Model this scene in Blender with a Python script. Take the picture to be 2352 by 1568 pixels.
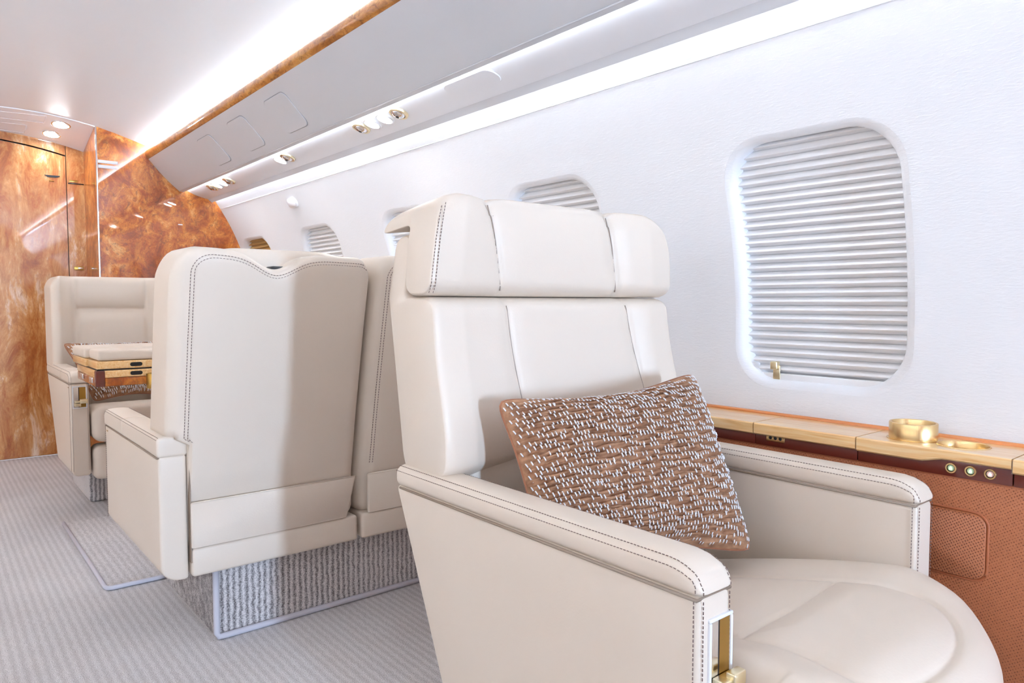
import bpy, bmesh, math, random
from mathutils import Vector, Matrix
random.seed(7)
for o in list(bpy.data.objects): bpy.data.objects.remove(o)
SC = bpy.context.scene
COL = SC.collection

# ------------------------------------------------------------------ camera
CAM_H = .88
FPX = 1651.0
PITCH = math.atan(88 / FPX)
YAW = math.atan(.8243 * math.cos(PITCH))
cd = bpy.data.cameras.new('camera'); cam = bpy.data.objects.new('camera', cd); COL.objects.link(cam)
cd.sensor_fit = 'HORIZONTAL'; cd.sensor_width = 36; cd.lens = 36 * FPX / 2352; cd.clip_start = .02
cam.location = (0, 0, CAM_H)
cam.rotation_euler = (math.pi / 2 - PITCH, 0, -YAW)
SC.camera = cam

# ------------------------------------------------------------------ world, light, exposure
w = bpy.data.worlds.new('world'); SC.world = w; w.use_nodes = True
w.node_tree.nodes['Background'].inputs[0].default_value = (.85, .9, 1, 1)
w.node_tree.nodes['Background'].inputs[1].default_value = .6
vs = SC.view_settings
vs.view_transform = 'Standard'; vs.look = 'None'; vs.gamma = 1; vs.use_curve_mapping = False
vs.exposure = 1.0

def area(name, loc, rot, sx, sy, power, col):
    l = bpy.data.lights.new(name, 'AREA'); l.shape = 'RECTANGLE'; l.size = sx; l.size_y = sy
    l.energy = power; l.color = col
    o = bpy.data.objects.new(name, l); COL.objects.link(o); o.location = loc; o.rotation_euler = rot
    return o
# unseen key light added behind the camera, lined up with the seat's shadow edge
area('rear_key_light', (.53, -5.0, .95), (math.pi / 2, 0, 0), .30, 1.1, 136, (.51, .715, 1.0))

E_WALL, E_CEIL, E_WIN, E_DOWN = 16, 66, 1.2, 55      # emission of the cove strips, the far windows, the downlights

# ------------------------------------------------------------------ materials
def srgb(r, g, b):
    return tuple((c / 255 / 12.92 if c / 255 <= .04045 else ((c / 255 + .055) / 1.055) ** 2.4) for c in (r, g, b)) + (1,)

class NT:
    def __init__(s, name):
        s.m = bpy.data.materials.new(name); s.m.use_nodes = True
        s.t = s.m.node_tree; s.b = s.t.nodes['Principled BSDF']
    def n(s, typ, **kw):
        nd = s.t.nodes.new(typ)
        for k, v in kw.items():
            if hasattr(nd, k): setattr(nd, k, v)
            else: nd.inputs[k.replace('_', ' ')].default_value = v
        return nd
    def l(s, a, b): s.t.links.new(a, b)
    def set(s, **kw):
        for k, v in kw.items(): s.b.inputs[k.replace('_', ' ')].default_value = v
        return s
    def coord(s, scale=(1, 1, 1), kind='Object', rot=(0, 0, 0)):
        tc = s.n('ShaderNodeTexCoord'); mp = s.n('ShaderNodeMapping')
        mp.inputs['Scale'].default_value = scale; mp.inputs['Rotation'].default_value = rot
        s.l(tc.outputs[kind], mp.inputs[0]); return mp.outputs[0]
    def bump(s, h, strength, dist=.002, prev=None):
        b = s.n('ShaderNodeBump'); b.inputs['Strength'].default_value = strength; b.inputs['Distance'].default_value = dist
        s.l(h, b.inputs['Height'])
        if prev: s.l(prev, b.inputs['Normal'])
        s.l(b.outputs[0], s.b.inputs['Normal']); return b.outputs[0]
    def ramp(s, fac, stops):
        r = s.n('ShaderNodeValToRGB'); e = r.color_ramp.elements
        while len(e) < len(stops): e.new(.5)
        for q, (p, c) in zip(e, stops): q.position = p; q.color = c
        s.l(fac, r.inputs[0]); return r.outputs[0]

def leather(name, col, rough=.42, grain=260, strength=.12, spec=.5):
    k = NT(name); k.set(Base_Color=col, Roughness=rough, Specular_IOR_Level=spec)
    v = k.coord()
    vo = k.n('ShaderNodeTexVoronoi'); vo.inputs['Scale'].default_value = grain; k.l(v, vo.inputs['Vector'])
    p = k.bump(vo.outputs['Distance'], strength, .0006)
    no = k.n('ShaderNodeTexNoise'); no.inputs['Scale'].default_value = 9; no.inputs['Detail'].default_value = 2; k.l(v, no.inputs['Vector'])
    k.bump(no.outputs['Fac'], .12, .006, p)
    return k.m
M = {}
M['leather'] = leather('cream_leather', (.76, .652, .543, 1))
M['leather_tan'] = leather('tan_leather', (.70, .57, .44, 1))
M['seam'] = NT('seam_shadow_leather').set(Base_Color=(.30, .22, .16, 1), Roughness=.6).m
M['seam_soft'] = NT('panel_seam_leather').set(Base_Color=(.36, .28, .23, 1), Roughness=.6).m
M['thread'] = NT('thread').set(Base_Color=srgb(128, 104, 96), Roughness=.7).m
M['piping'] = NT('carpet_piping').set(Base_Color=srgb(205, 202, 210), Roughness=.7).m
M['grey_gap'] = NT('grey_joint').set(Base_Color=(.34, .34, .36, 1), Roughness=.6).m
M['black'] = NT('black_plastic').set(Base_Color=(.008, .008, .01, 1), Roughness=.4).m
M['white_plastic'] = NT('white_plastic').set(Base_Color=(.82, .82, .84, 1), Roughness=.3).m
M['placard'] = NT('placard_white').set(Base_Color=(.9, .9, .92, 1), Roughness=.35).m

def emit(name, col, s):
    k = NT(name); k.set(Base_Color=(.8, .8, .8, 1), Emission_Color=col, Emission_Strength=s); return k.m
M['led_wall'] = emit('led_wall_strip', (.82, .90, 1, 1), E_WALL)
M['led_panel'] = emit('led_panel_strip', (.82, .90, 1, 1), 12)
M['led_ceil'] = emit('led_ceiling_strip', (.80, .90, 1, 1), E_CEIL)
M['daylight'] = emit('lit_shade_pane', (1, .96, .92, 1), E_WIN)
M['lens'] = emit('lit_lens', (.88, .94, 1, 1), E_DOWN)
M['green_cap'] = NT('green_button').set(Base_Color=(.62, .80, .52, 1), Roughness=.3).m
M['red_cap'] = NT('red_button').set(Base_Color=(.86, .62, .54, 1), Roughness=.3).m
M['lamp_glow'] = emit('reading_lamp_glow', (1, .98, .95, 1), 50)
M['green_glow'] = emit('green_legend', srgb(150, 205, 120), .5)
M['red_glow'] = emit('red_legend', srgb(235, 160, 140), .5)

def vinyl():
    k = NT('wall_vinyl'); k.set(Base_Color=(.84, .84, .86, 1), Roughness=.55, Specular_IOR_Level=.35)
    v = k.coord((3, 14, 60))
    no = k.n('ShaderNodeTexNoise'); no.inputs['Scale'].default_value = 4; no.inputs['Detail'].default_value = 5; no.inputs['Roughness'].default_value = .6
    no.inputs['Distortion'].default_value = .6
    k.l(v, no.inputs['Vector']); k.bump(no.outputs['Fac'], .35, .0025); return k.m
M['vinyl'] = vinyl()
def plain(name, col, rough=.45, bs=40, st=.04):
    k = NT(name); k.set(Base_Color=col, Roughness=rough)
    no = k.n('ShaderNodeTexNoise'); no.inputs['Scale'].default_value = bs; no.inputs['Detail'].default_value = 3
    k.l(k.coord(), no.inputs['Vector']); k.bump(no.outputs['Fac'], st, .003); return k.m
M['ceiling'] = plain('ceiling_cloth', (.80, .81, .84, 1), .42, 6, .1)
M['bin'] = plain('locker_paint', (.66, .67, .70, 1), .38)
M['psu'] = plain('service_panel_paint', (.88, .89, .93, 1), .3)
M['blind'] = plain('pleated_blind_fabric', (.88, .865, .87, 1), .6, 300, .1)
M['blind_warm_lit'] = plain('warm_lit_blind_fabric', srgb(196, 158, 98), .6, 300, .1)  # same pleated blind, with warm light put into its colour as tan

def burl(name, stops, scale=7, dark=(.16, .05, .015, 1), stretch=(1, 1, .8)):
    k = NT(name); k.set(Roughness=.34, Coat_Weight=.75, Coat_Roughness=.03, Specular_IOR_Level=.3)
    v = k.coord(stretch)
    n1 = k.n('ShaderNodeTexNoise'); n1.inputs['Scale'].default_value = scale; n1.inputs['Detail'].default_value = 8
    n1.inputs['Roughness'].default_value = .74; n1.inputs['Distortion'].default_value = .55
    k.l(v, n1.inputs['Vector'])
    c1 = k.ramp(n1.outputs['Fac'], stops)
    n2 = k.n('ShaderNodeTexNoise'); n2.inputs['Scale'].default_value = scale * 4; n2.inputs['Detail'].default_value = 6
    n2.inputs['Roughness'].default_value = .72; n2.inputs['Distortion'].default_value = 1.2
    k.l(v, n2.inputs['Vector'])
    f2 = k.ramp(n2.outputs['Fac'], [(.50, (0, 0, 0, 1)), (.66, (.75, .75, .75, 1))])
    mx = k.n('ShaderNodeMix'); mx.data_type = 'RGBA'
    k.l(f2, mx.inputs[0]); k.l(c1, mx.inputs[6]); mx.inputs[7].default_value = dark
    k.l(mx.outputs[2], k.b.inputs['Base Color']); return k.m
M['burl'] = burl('burl_wood', [(.30, srgb(104, 44, 12)), (.44, srgb(160, 78, 24)), (.56, srgb(202, 120, 46)), (.72, srgb(236, 184, 112))], 10)
M['burl_reflect'] = burl('burl_paled_by_reflection', [(.28, srgb(122, 60, 20)), (.42, srgb(172, 98, 42)), (.55, srgb(208, 150, 88)), (.70, srgb(244, 226, 204))], 6, srgb(168, 104, 56), (1.5, 1, .5))  # same burl as the partition; paler stops put reflected light into the colour
M['burl_trim'] = burl('burl_trim_wood', [(.3, srgb(120, 66, 20)), (.5, srgb(178, 114, 44)), (.7, srgb(214, 160, 84))], 14, srgb(92, 48, 16), (1, .5, 1))
def maple():
    k = NT('maple_wood'); k.set(Roughness=.3, Coat_Weight=.8, Coat_Roughness=.06)
    v = k.coord((60, 3.5, 60))
    n1 = k.n('ShaderNodeTexNoise'); n1.inputs['Scale'].default_value = 1.6; n1.inputs['Detail'].default_value = 6; n1.inputs['Distortion'].default_value = 1.2
    k.l(v, n1.inputs['Vector'])
    k.l(k.ramp(n1.outputs['Fac'], [(.3, srgb(228, 170, 104)), (.5, srgb(243, 198, 136)), (.7, srgb(249, 216, 162))]), k.b.inputs['Base Color'])
    return k.m
M['maple'] = maple()
M['orange_wood'] = NT('orange_wood_bead').set(Base_Color=srgb(214, 128, 62), Roughness=.3, Coat_Weight=.6).m
M['oxblood'] = NT('oxblood_lacquer').set(Base_Color=srgb(98, 36, 26), Roughness=.22, Coat_Weight=.5).m
def gold(name, col, rough):
    k = NT(name); k.set(Base_Color=col, Metallic=1, Roughness=rough, Anisotropic=.5)
    n1 = k.n('ShaderNodeTexNoise'); n1.inputs['Scale'].default_value = 1; n1.inputs['Detail'].default_value = 2
    k.l(k.coord((400, 400, 8)), n1.inputs['Vector']); k.bump(n1.outputs['Fac'], .12, .001); return k.m
M['gold'] = gold('brushed_gold', srgb(226, 194, 140), .27)
M['gold_dark'] = gold('satin_gold', srgb(176, 140, 72), .3)
M['chrome'] = gold('polished_chrome', (.8, .8, .82, 1), .12)
M['pale_gold'] = gold('pale_gold', srgb(240, 226, 190), .28)
def perf():
    k = NT('perforated_brown_leather'); k.set(Base_Color=srgb(176, 104, 66), Roughness=.45)
    vo = k.n('ShaderNodeTexVoronoi'); vo.inputs['Scale'].default_value = 210; vo.inputs['Randomness'].default_value = .12
    k.l(k.coord(rot=(.6, 0, 0)), vo.inputs['Vector'])
    f = k.ramp(vo.outputs['Distance'], [(.18, (0, 0, 0, 1)), (.36, (1, 1, 1, 1))])
    k.bump(f, .55, .0015)
    mx = k.n('ShaderNodeMix'); mx.data_type = 'RGBA'; k.l(f, mx.inputs[0])
    mx.inputs[6].default_value = srgb(126, 66, 38); mx.inputs[7].default_value = srgb(182, 110, 70)
    k.l(mx.outputs[2], k.b.inputs['Base Color']); return k.m
M['perf'] = perf()
M['brown'] = leather('plain_brown_leather', srgb(172, 98, 60), .4, 300, .1)

def carpet(name, rib_axis, lo, hi, freq=62, amp=.6):
    k = NT(name); k.set(Roughness=.95, Specular_IOR_Level=.1)
    sc = (1, 1, 1)
    v = k.coord(sc)
    wv = k.n('ShaderNodeTexWave'); wv.wave_type = 'BANDS'; wv.bands_direction = rib_axis
    wv.inputs['Scale'].default_value = freq; wv.inputs['Distortion'].default_value = 2.2; wv.inputs['Detail'].default_value = 3; wv.inputs['Detail Scale'].default_value = 3
    k.l(v, wv.inputs['Vector'])
    n1 = k.n('ShaderNodeTexNoise'); n1.inputs['Scale'].default_value = 380; n1.inputs['Detail'].default_value = 2; k.l(v, n1.inputs['Vector'])
    n2 = k.n('ShaderNodeTexNoise'); n2.inputs['Scale'].default_value = 2.2; n2.inputs['Detail'].default_value = 3; k.l(v, n2.inputs['Vector'])
    mm = k.n('ShaderNodeMath', operation='MULTIPLY_ADD'); k.l(wv.outputs['Fac'], mm.inputs[0]); mm.inputs[1].default_value = amp * .5
    m2 = k.n('ShaderNodeMath', operation='MULTIPLY'); k.l(n1.outputs['Fac'], m2.inputs[0]); m2.inputs[1].default_value = .9
    k.l(m2.outputs[0], mm.inputs[2])
    m3 = k.n('ShaderNodeMath', operation='MULTIPLY_ADD'); k.l(n2.outputs['Fac'], m3.inputs[0]); m3.inputs[1].default_value = .35; k.l(mm.outputs[0], m3.inputs[2])
    k.l(k.ramp(m3.outputs[0], [(.5, lo), (1.05, hi)]), k.b.inputs['Base Color'])
    k.bump(mm.outputs[0], .8, .004); return k.m
M['carpet'] = carpet('floor_carpet', 'X', srgb(186, 179, 177), srgb(248, 244, 243), 15, .27)
M['carpet_plinth'] = carpet('plinth_carpet', 'X', srgb(112, 104, 104), srgb(236, 230, 228), 19, .7)
def velvet():
    k = NT('brown_velvet'); k.set(Base_Color=srgb(142, 100, 74), Roughness=.8, Sheen_Weight=.6, Sheen_Roughness=.35)
    k.b.inputs['Sheen Tint'].default_value = srgb(220, 190, 165)
    n1 = k.n('ShaderNodeTexNoise'); n1.inputs['Scale'].default_value = 60; n1.inputs['Detail'].default_value = 3; k.l(k.coord(), n1.inputs['Vector'])
    k.l(k.ramp(n1.outputs['Fac'], [(.3, srgb(134, 90, 62)), (.7, srgb(184, 138, 104))]), k.b.inputs['Base Color'])
    k.bump(n1.outputs['Fac'], .2, .003); return k.m
M['velvet'] = velvet()
M['velvet_back'] = NT('plain_brown_velvet').set(Base_Color=srgb(150, 92, 58), Roughness=.8, Sheen_Weight=.4).m
M['yarn'] = NT('white_yarn').set(Base_Color=(.85, .84, .86, 1), Roughness=.6).m

# ------------------------------------------------------------------ mesh helpers
def tag(o, label=None, cat=None, group=None, kind=None):
    if label: o['label'] = label
    if cat: o['category'] = cat
    if group: o['group'] = group
    if kind: o['kind'] = kind
    return o
def root_of(p):
    v = Vector((0, 0, 0))
    while p is not None: v += p.location; p = p.parent
    return v
def thing(name, loc, label=None, cat=None, group=None, kind=None):
    o = bpy.data.objects.new(name, None); COL.objects.link(o); o.location = loc; o.empty_display_size = .05
    return tag(o, label, cat, group, kind)
def obj(name, vf, mat, parent=None, smooth=True, angle=None, origin=None):
    """vf = (verts, faces) in world coordinates; the object's origin goes to its parent's root or to origin"""
    V, Fc = vf
    off = root_of(parent) if parent is not None else Vector(origin or (0, 0, 0))
    me = bpy.data.meshes.new(name)
    me.from_pydata([(v[0] - off.x, v[1] - off.y, v[2] - off.z) for v in V], [], Fc)
    bm = bmesh.new(); bm.from_mesh(me); bmesh.ops.recalc_face_normals(bm, faces=bm.faces); bm.to_mesh(me); bm.free()
    if smooth:
        me.polygons.foreach_set('use_smooth', [True] * len(me.polygons))
        if angle: me.set_sharp_from_angle(angle=math.radians(angle))
    me.materials.append(M[mat]); me.update()
    o = bpy.data.objects.new(name, me); COL.objects.link(o)
    if parent is not None: o.parent = parent
    elif origin: o.location = origin
    return o
def join(*vfs):
    V = []; Fc = []
    for v, f in vfs:
        b = len(V); V += list(v); Fc += [tuple(i + b for i in q) for q in f]
    return V, Fc

def axis(a, b, r, n, k=4):
    r = min(r, (b - a) / 2 * .999)
    c = [a + r * (1 - math.cos(i / k * math.pi / 2)) for i in range(k)]
    d = [b - (q - a) for q in reversed(c)]
    m = [a + r + (b - a - 2 * r) * i / n for i in range(n + 1)]
    return c + m + d
def rb(x0, x1, y0, y1, z0, z1, r, n=(1, 1, 1), fn=None, k=4):
    """rounded box on a lattice, optional deform fn(x, y, z)"""
    r = min(r, (x1 - x0) / 2.001, (y1 - y0) / 2.001, (z1 - z0) / 2.001)
    A = [axis(x0, x1, r, n[0], k), axis(y0, y1, r, n[1], k), axis(z0, z1, r, n[2], k)]
    L = [len(q) - 1 for q in A]; idx = {}; V = []; Fc = []
    lo = (x0 + r, y0 + r, z0 + r); hi = (x1 - r, y1 - r, z1 - r)
    def vert(i, j, l):
        key = (i, j, l)
        if key in idx: return idx[key]
        p = [A[0][i], A[1][j], A[2][l]]
        q = [min(max(p[t], lo[t]), hi[t]) for t in range(3)]
        d = [p[t] - q[t] for t in range(3)]; s = math.sqrt(sum(t * t for t in d))
        if s > 1e-9: p = [q[t] + d[t] / s * r for t in range(3)]
        if fn: p = fn(*p)
        idx[key] = len(V); V.append(tuple(p)); return idx[key]
    for a, b, c in ((0, 1, 2), (1, 2, 0), (0, 2, 1)):
        for side in (0, L[c]):
            for i in range(L[a]):
                for j in range(L[b]):
                    q = []
                    for di, dj in ((0, 0), (1, 0), (1, 1), (0, 1)):
                        t = [0, 0, 0]; t[a] = i + di; t[b] = j + dj; t[c] = side; q.append(vert(*t))
                    Fc.append(tuple(q))
    return V, Fc
def box(x0, x1, y0, y1, z0, z1, bev=.0):
    if bev: return rb(x0, x1, y0, y1, z0, z1, bev, k=2)
    V = [(x, y, z) for x in (x0, x1) for y in (y0, y1) for z in (z0, z1)]
    return V, [(0, 1, 3, 2), (4, 6, 7, 5), (0, 4, 5, 1), (2, 3, 7, 6), (0, 2, 6, 4), (1, 5, 7, 3)]
def sweep(prof, y0, y1, n=1):
    """closed XZ profile swept along Y"""
    V = []; Fc = []; m = len(prof)
    for i in range(n + 1):
        y = y0 + (y1 - y0) * i / n
        V += [(p[0], y, p[1]) for p in prof]
    for i in range(n):
        for j in range(m):
            a = i * m + j; b = i * m + (j + 1) % m; Fc.append((a, b, b + m, a + m))
    Fc.append(tuple(range(m))); Fc.append(tuple(n * m + j for j in range(m)))
    return V, Fc
def sheet(prof, ys):
    """open XZ profile swept along Y"""
    m = len(prof); V = [(p[0], y, p[1]) for y in ys for p in prof]
    return V, [(i * m + j, i * m + j + 1, (i + 1) * m + j + 1, (i + 1) * m + j) for i in range(len(ys) - 1) for j in range(m - 1)]
def loft_x(prof, x0, x1, r, n=8, fn=None, k=4, ins=None):
    """closed YZ profile lofted along X with rounded ends (profile inset by r)"""
    m = len(prof)
    area2 = sum(prof[i][0] * prof[(i + 1) % m][1] - prof[(i + 1) % m][0] * prof[i][1] for i in range(m))
    sg = 1 if area2 > 0 else -1
    nr = []
    for i in range(m):
        a = prof[i - 1]; b = prof[(i + 1) % m]; t = (b[0] - a[0], b[1] - a[1]); s = math.hypot(*t) or 1
        nr.append((sg * t[1] / s, -sg * t[0] / s))
    sec = [(x0 + r * (1 - math.cos(i / k * math.pi / 2)), (ins or r) * (1 - math.sin(i / k * math.pi / 2))) for i in range(k)]
    full = [(q, ins) for q, ins in sec] + [(x0 + r + (x1 - x0 - 2 * r) * i / n, 0) for i in range(n + 1)] + [(x1 - (q - x0), ins) for q, ins in reversed(sec)]
    V = []; Fc = []
    for x, ins in full:
        for p, q in zip(prof, nr):
            t = (x, p[0] - q[0] * ins, p[1] - q[1] * ins); V.append(fn(*t) if fn else t)
    for i in range(len(full) - 1):
        for j in range(m):
            a = i * m + j; b = i * m + (j + 1) % m; Fc.append((a, b, b + m, a + m))
    Fc.append(tuple(range(m))); Fc.append(tuple((len(full) - 1) * m + j for j in range(m)))
    return V, Fc
def smooth_poly(pts, r, k=5):
    """round the corners of a closed polygon"""
    out = []; m = len(pts)
    for i in range(m):
        p = Vector(pts[i]); a = Vector(pts[i - 1]); b = Vector(pts[(i + 1) % m])
        rr = r[i] if isinstance(r, (list, tuple)) else r
        if rr <= 0: out.append(tuple(p)); continue
        d1 = min(rr, (a - p).length * .49); d2 = min(rr, (b - p).length * .49)
        s = p + (a - p).normalized() * d1; e = p + (b - p).normalized() * d2
        for q in range(k + 1):
            t = q / k; out.append(tuple(s * (1 - t) ** 2 + p * 2 * t * (1 - t) + e * t * t))
    return out
def densify(pts, step):
    out = []; m = len(pts)
    for i in range(m):
        a = Vector(pts[i]); b = Vector(pts[(i + 1) % m]); n = max(1, int((b - a).length / step))
        for q in range(n): out.append(tuple(a.lerp(b, q / n)))
    return out
def tube(path, r, closed=False, k=8):
    V = []; Fc = []; m = len(path); P = [Vector(p) for p in path]
    for i in range(m):
        t = (P[(i + 1) % m if closed else min(i + 1, m - 1)] - P[i - 1 if closed else max(i - 1, 0)]).normalized()
        u = t.orthogonal().normalized() if abs(t.z) > .95 else t.cross(Vector((0, 0, 1))).normalized()
        v = t.cross(u)
        for j in range(k):
            a = 2 * math.pi * j / k; V.append(tuple(P[i] + (u * math.cos(a) + v * math.sin(a)) * r))
    for i in range(m if closed else m - 1):
        for j in range(k):
            b = ((i + 1) % m) * k; Fc.append((i * k + j, i * k + (j + 1) % k, b + (j + 1) % k, b + j))
    if not closed: Fc.append(tuple(range(k))); Fc.append(tuple((m - 1) * k + j for j in range(k)))
    return V, Fc
def dash(c, d, u, L, wd, h):
    """one small raised stitch at c along d with up u"""
    d = d.normalized(); s = d.cross(u).normalized()
    q = []
    for a, b, e in ((-.5, -.5, 0), (.5, -.5, 0), (.5, .5, 0), (-.5, .5, 0), (-.38, -.3, 1), (.38, -.3, 1), (.38, .3, 1), (-.38, .3, 1)):
        q.append(tuple(c + d * a * L + s * b * wd + u * (e * h)))
    return q, [(0, 1, 2, 3), (4, 7, 6, 5), (0, 4, 5, 1), (1, 5, 6, 2), (2, 6, 7, 3), (3, 7, 4, 0)]
def stitches(path, up, pitch=.0062, L=.0042, wd=.0012, h=.0007):
    P = [Vector(p) for p in path]; out = []; acc = 0
    for i in range(len(P) - 1):
        a, b = P[i], P[i + 1]; s = (b - a).length
        u = Vector(up[i] if isinstance(up, list) else up).normalized()
        while acc <= s and s > 1e-9:
            out.append(dash(a.lerp(b, acc / s), b - a, u, L, wd, h)); acc += pitch
        acc -= s
    return join(*out)
def disc(c, nrm, r, th, k=24, inner=0.0):
    """short cylinder (or ring) whose base centre is c"""
    n = Vector(nrm).normalized(); u = n.orthogonal().normalized(); v = n.cross(u); c = Vector(c)
    V = []; Fc = []
    rad = [(r, 0), (r, th * .7), (r * .94, th)] + ([(inner, th), (inner, 0)] if inner else [])
    for rr, hh in rad:
        for j in range(k):
            a = 2 * math.pi * j / k; V.append(tuple(c + (u * math.cos(a) + v * math.sin(a)) * rr + n * hh))
    m = len(rad)
    for i in range(m if inner else m - 1):
        for j in range(k):
            a = i * k; b = ((i + 1) % m) * k; Fc.append((a + j, a + (j + 1) % k, b + (j + 1) % k, b + j))
    if not inner: Fc.append(tuple(range(k))); Fc.append(tuple((m - 1) * k + j for j in range(k)))
    return V, Fc
def rrect(w, h, r, k=6):
    """rounded rectangle outline, counter-clockwise, centred"""
    out = []
    for cx, cy, a0 in ((w / 2 - r, h / 2 - r, 0), (-w / 2 + r, h / 2 - r, 90), (-w / 2 + r, -h / 2 + r, 180), (w / 2 - r, -h / 2 + r, 270)):
        for i in range(k + 1):
            a = math.radians(a0 + 90 * i / k); out.append((cx + r * math.cos(a), cy + r * math.sin(a)))
    return out
def plate(outline, O, U, W, th, bev=.001):
    """flat plate from a 2-D outline in the frame O + a U + b W, raised by th along U x W"""
    O = Vector(O); U = Vector(U); W = Vector(W); N = U.cross(W).normalized(); m = len(outline)
    mx = max(abs(p[0]) for p in outline); s = 1 - bev / mx
    V = [tuple(O + U * a + W * b) for a, b in outline] + [tuple(O + U * a + W * b + N * (th - bev)) for a, b in outline] + [tuple(O + U * a * s + W * b * s + N * th) for a, b in outline]
    Fc = [(i + l * m, (i + 1) % m + l * m, (i + 1) % m + (l + 1) * m, i + (l + 1) * m) for l in (0, 1) for i in range(m)]
    Fc += [tuple(range(m)), tuple(2 * m + i for i in range(m))]
    return V, Fc
def bump1(d, wd): return math.exp(-(d / wd) ** 2)
def seg_dist(px, py, path):
    best = 9
    for (ax, ay), (bx, by) in zip(path, path[1:]):
        dx, dy = bx - ax, by - ay; L = dx * dx + dy * dy
        t = 0 if L == 0 else min(1, max(0, ((px - ax) * dx + (py - ay) * dy) / L))
        best = min(best, math.hypot(px - ax - t * dx, py - ay - t * dy))
    return best

# ------------------------------------------------------------------ cabin shell
X0, Z0, RAD = .412, .80, 1.20          # centre line and radius of the side walls
Y_BACK, Y_PART, Y_DOOR = -1.72, 4.50, 4.87
def wallp(side, y, s, out=0.0):
    """point on the side wall: s = arc angle in metres, out = depth away from the cabin"""
    a = s / RAD; r = RAD + out
    return (X0 + side * r * math.cos(a), y, Z0 + r * math.sin(a))
S_LO = RAD * math.asin((.02 - Z0) / RAD); S_HI = RAD * math.asin((1.520 - Z0) / RAD)
WS0 = RAD * math.asin((.695 - Z0) / RAD); WS1 = RAD * math.asin((1.247 - Z0) / RAD)
WIN_H = WS1 - WS0; WIN_C = (WS0 + WS1) / 2; WIN_W = .385; LIP = .022
WIN_Y = [.842 + .85 * k for k in range(5)]

def side_wall(side, centers, ylo, yhi, S_LO):
    """curved panel with rounded window openings"""
    V = []; Fc = []
    edges = [ylo] + [(a + b) / 2 for a, b in zip(centers, centers[1:])] + [yhi]
    for c, (ya, yb) in zip(centers, zip(edges, edges[1:])):
        hole = densify(rrect(WIN_W + 2 * LIP, WIN_H + 2 * LIP, .085 + LIP, 8), .02); m = len(hole)
        outer = []
        for a, b in hole:
            # point of the bay rectangle on the ray from the window centre
            t = 1e9
            if a > 1e-6: t = min(t, (yb - c) / a)
            if a < -1e-6: t = min(t, (ya - c) / a)
            if b > 1e-6: t = min(t, (S_HI - WIN_C) / b)
            if b < -1e-6: t = min(t, (S_LO - WIN_C) / b)
            outer.append((a * t, b * t))
        # put exact corners in
        for cx, cy in ((ya - c, S_LO - WIN_C), (yb - c, S_LO - WIN_C), (ya - c, S_HI - WIN_C), (yb - c, S_HI - WIN_C)):
            j = min(range(m), key=lambda q: (outer[q][0] - cx) ** 2 + (outer[q][1] - cy) ** 2); outer[j] = (cx, cy)
        base = len(V); R = 14
        for q in range(R + 1):
            t = q / R
            for (a, b), (e, f) in zip(hole, outer):
                V.append(wallp(side, c + a + (e - a) * t, WIN_C + b + (f - b) * t))
        for q in range(R):
            for j in range(m):
                A = base + q * m + j; B = base + q * m + (j + 1) % m; Fc.append((A, B, B + m, A + m))
    return V, Fc
tag(obj('wall_right', side_wall(1, WIN_Y, Y_BACK, Y_PART + .02, RAD * math.asin((.50 - Z0) / RAD)), 'vinyl'), 'white textured cabin side wall with window openings', 'wall', kind='structure')
LEFT_Y = [-.86, -.01, .842, 1.692, 2.542, 3.392, 4.24]
tag(obj('wall_left', side_wall(-1, LEFT_Y, Y_BACK, Y_PART + .02, S_LO), 'vinyl'), 'white cabin side wall on the far side of the aisle', 'wall', kind='structure')

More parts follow.
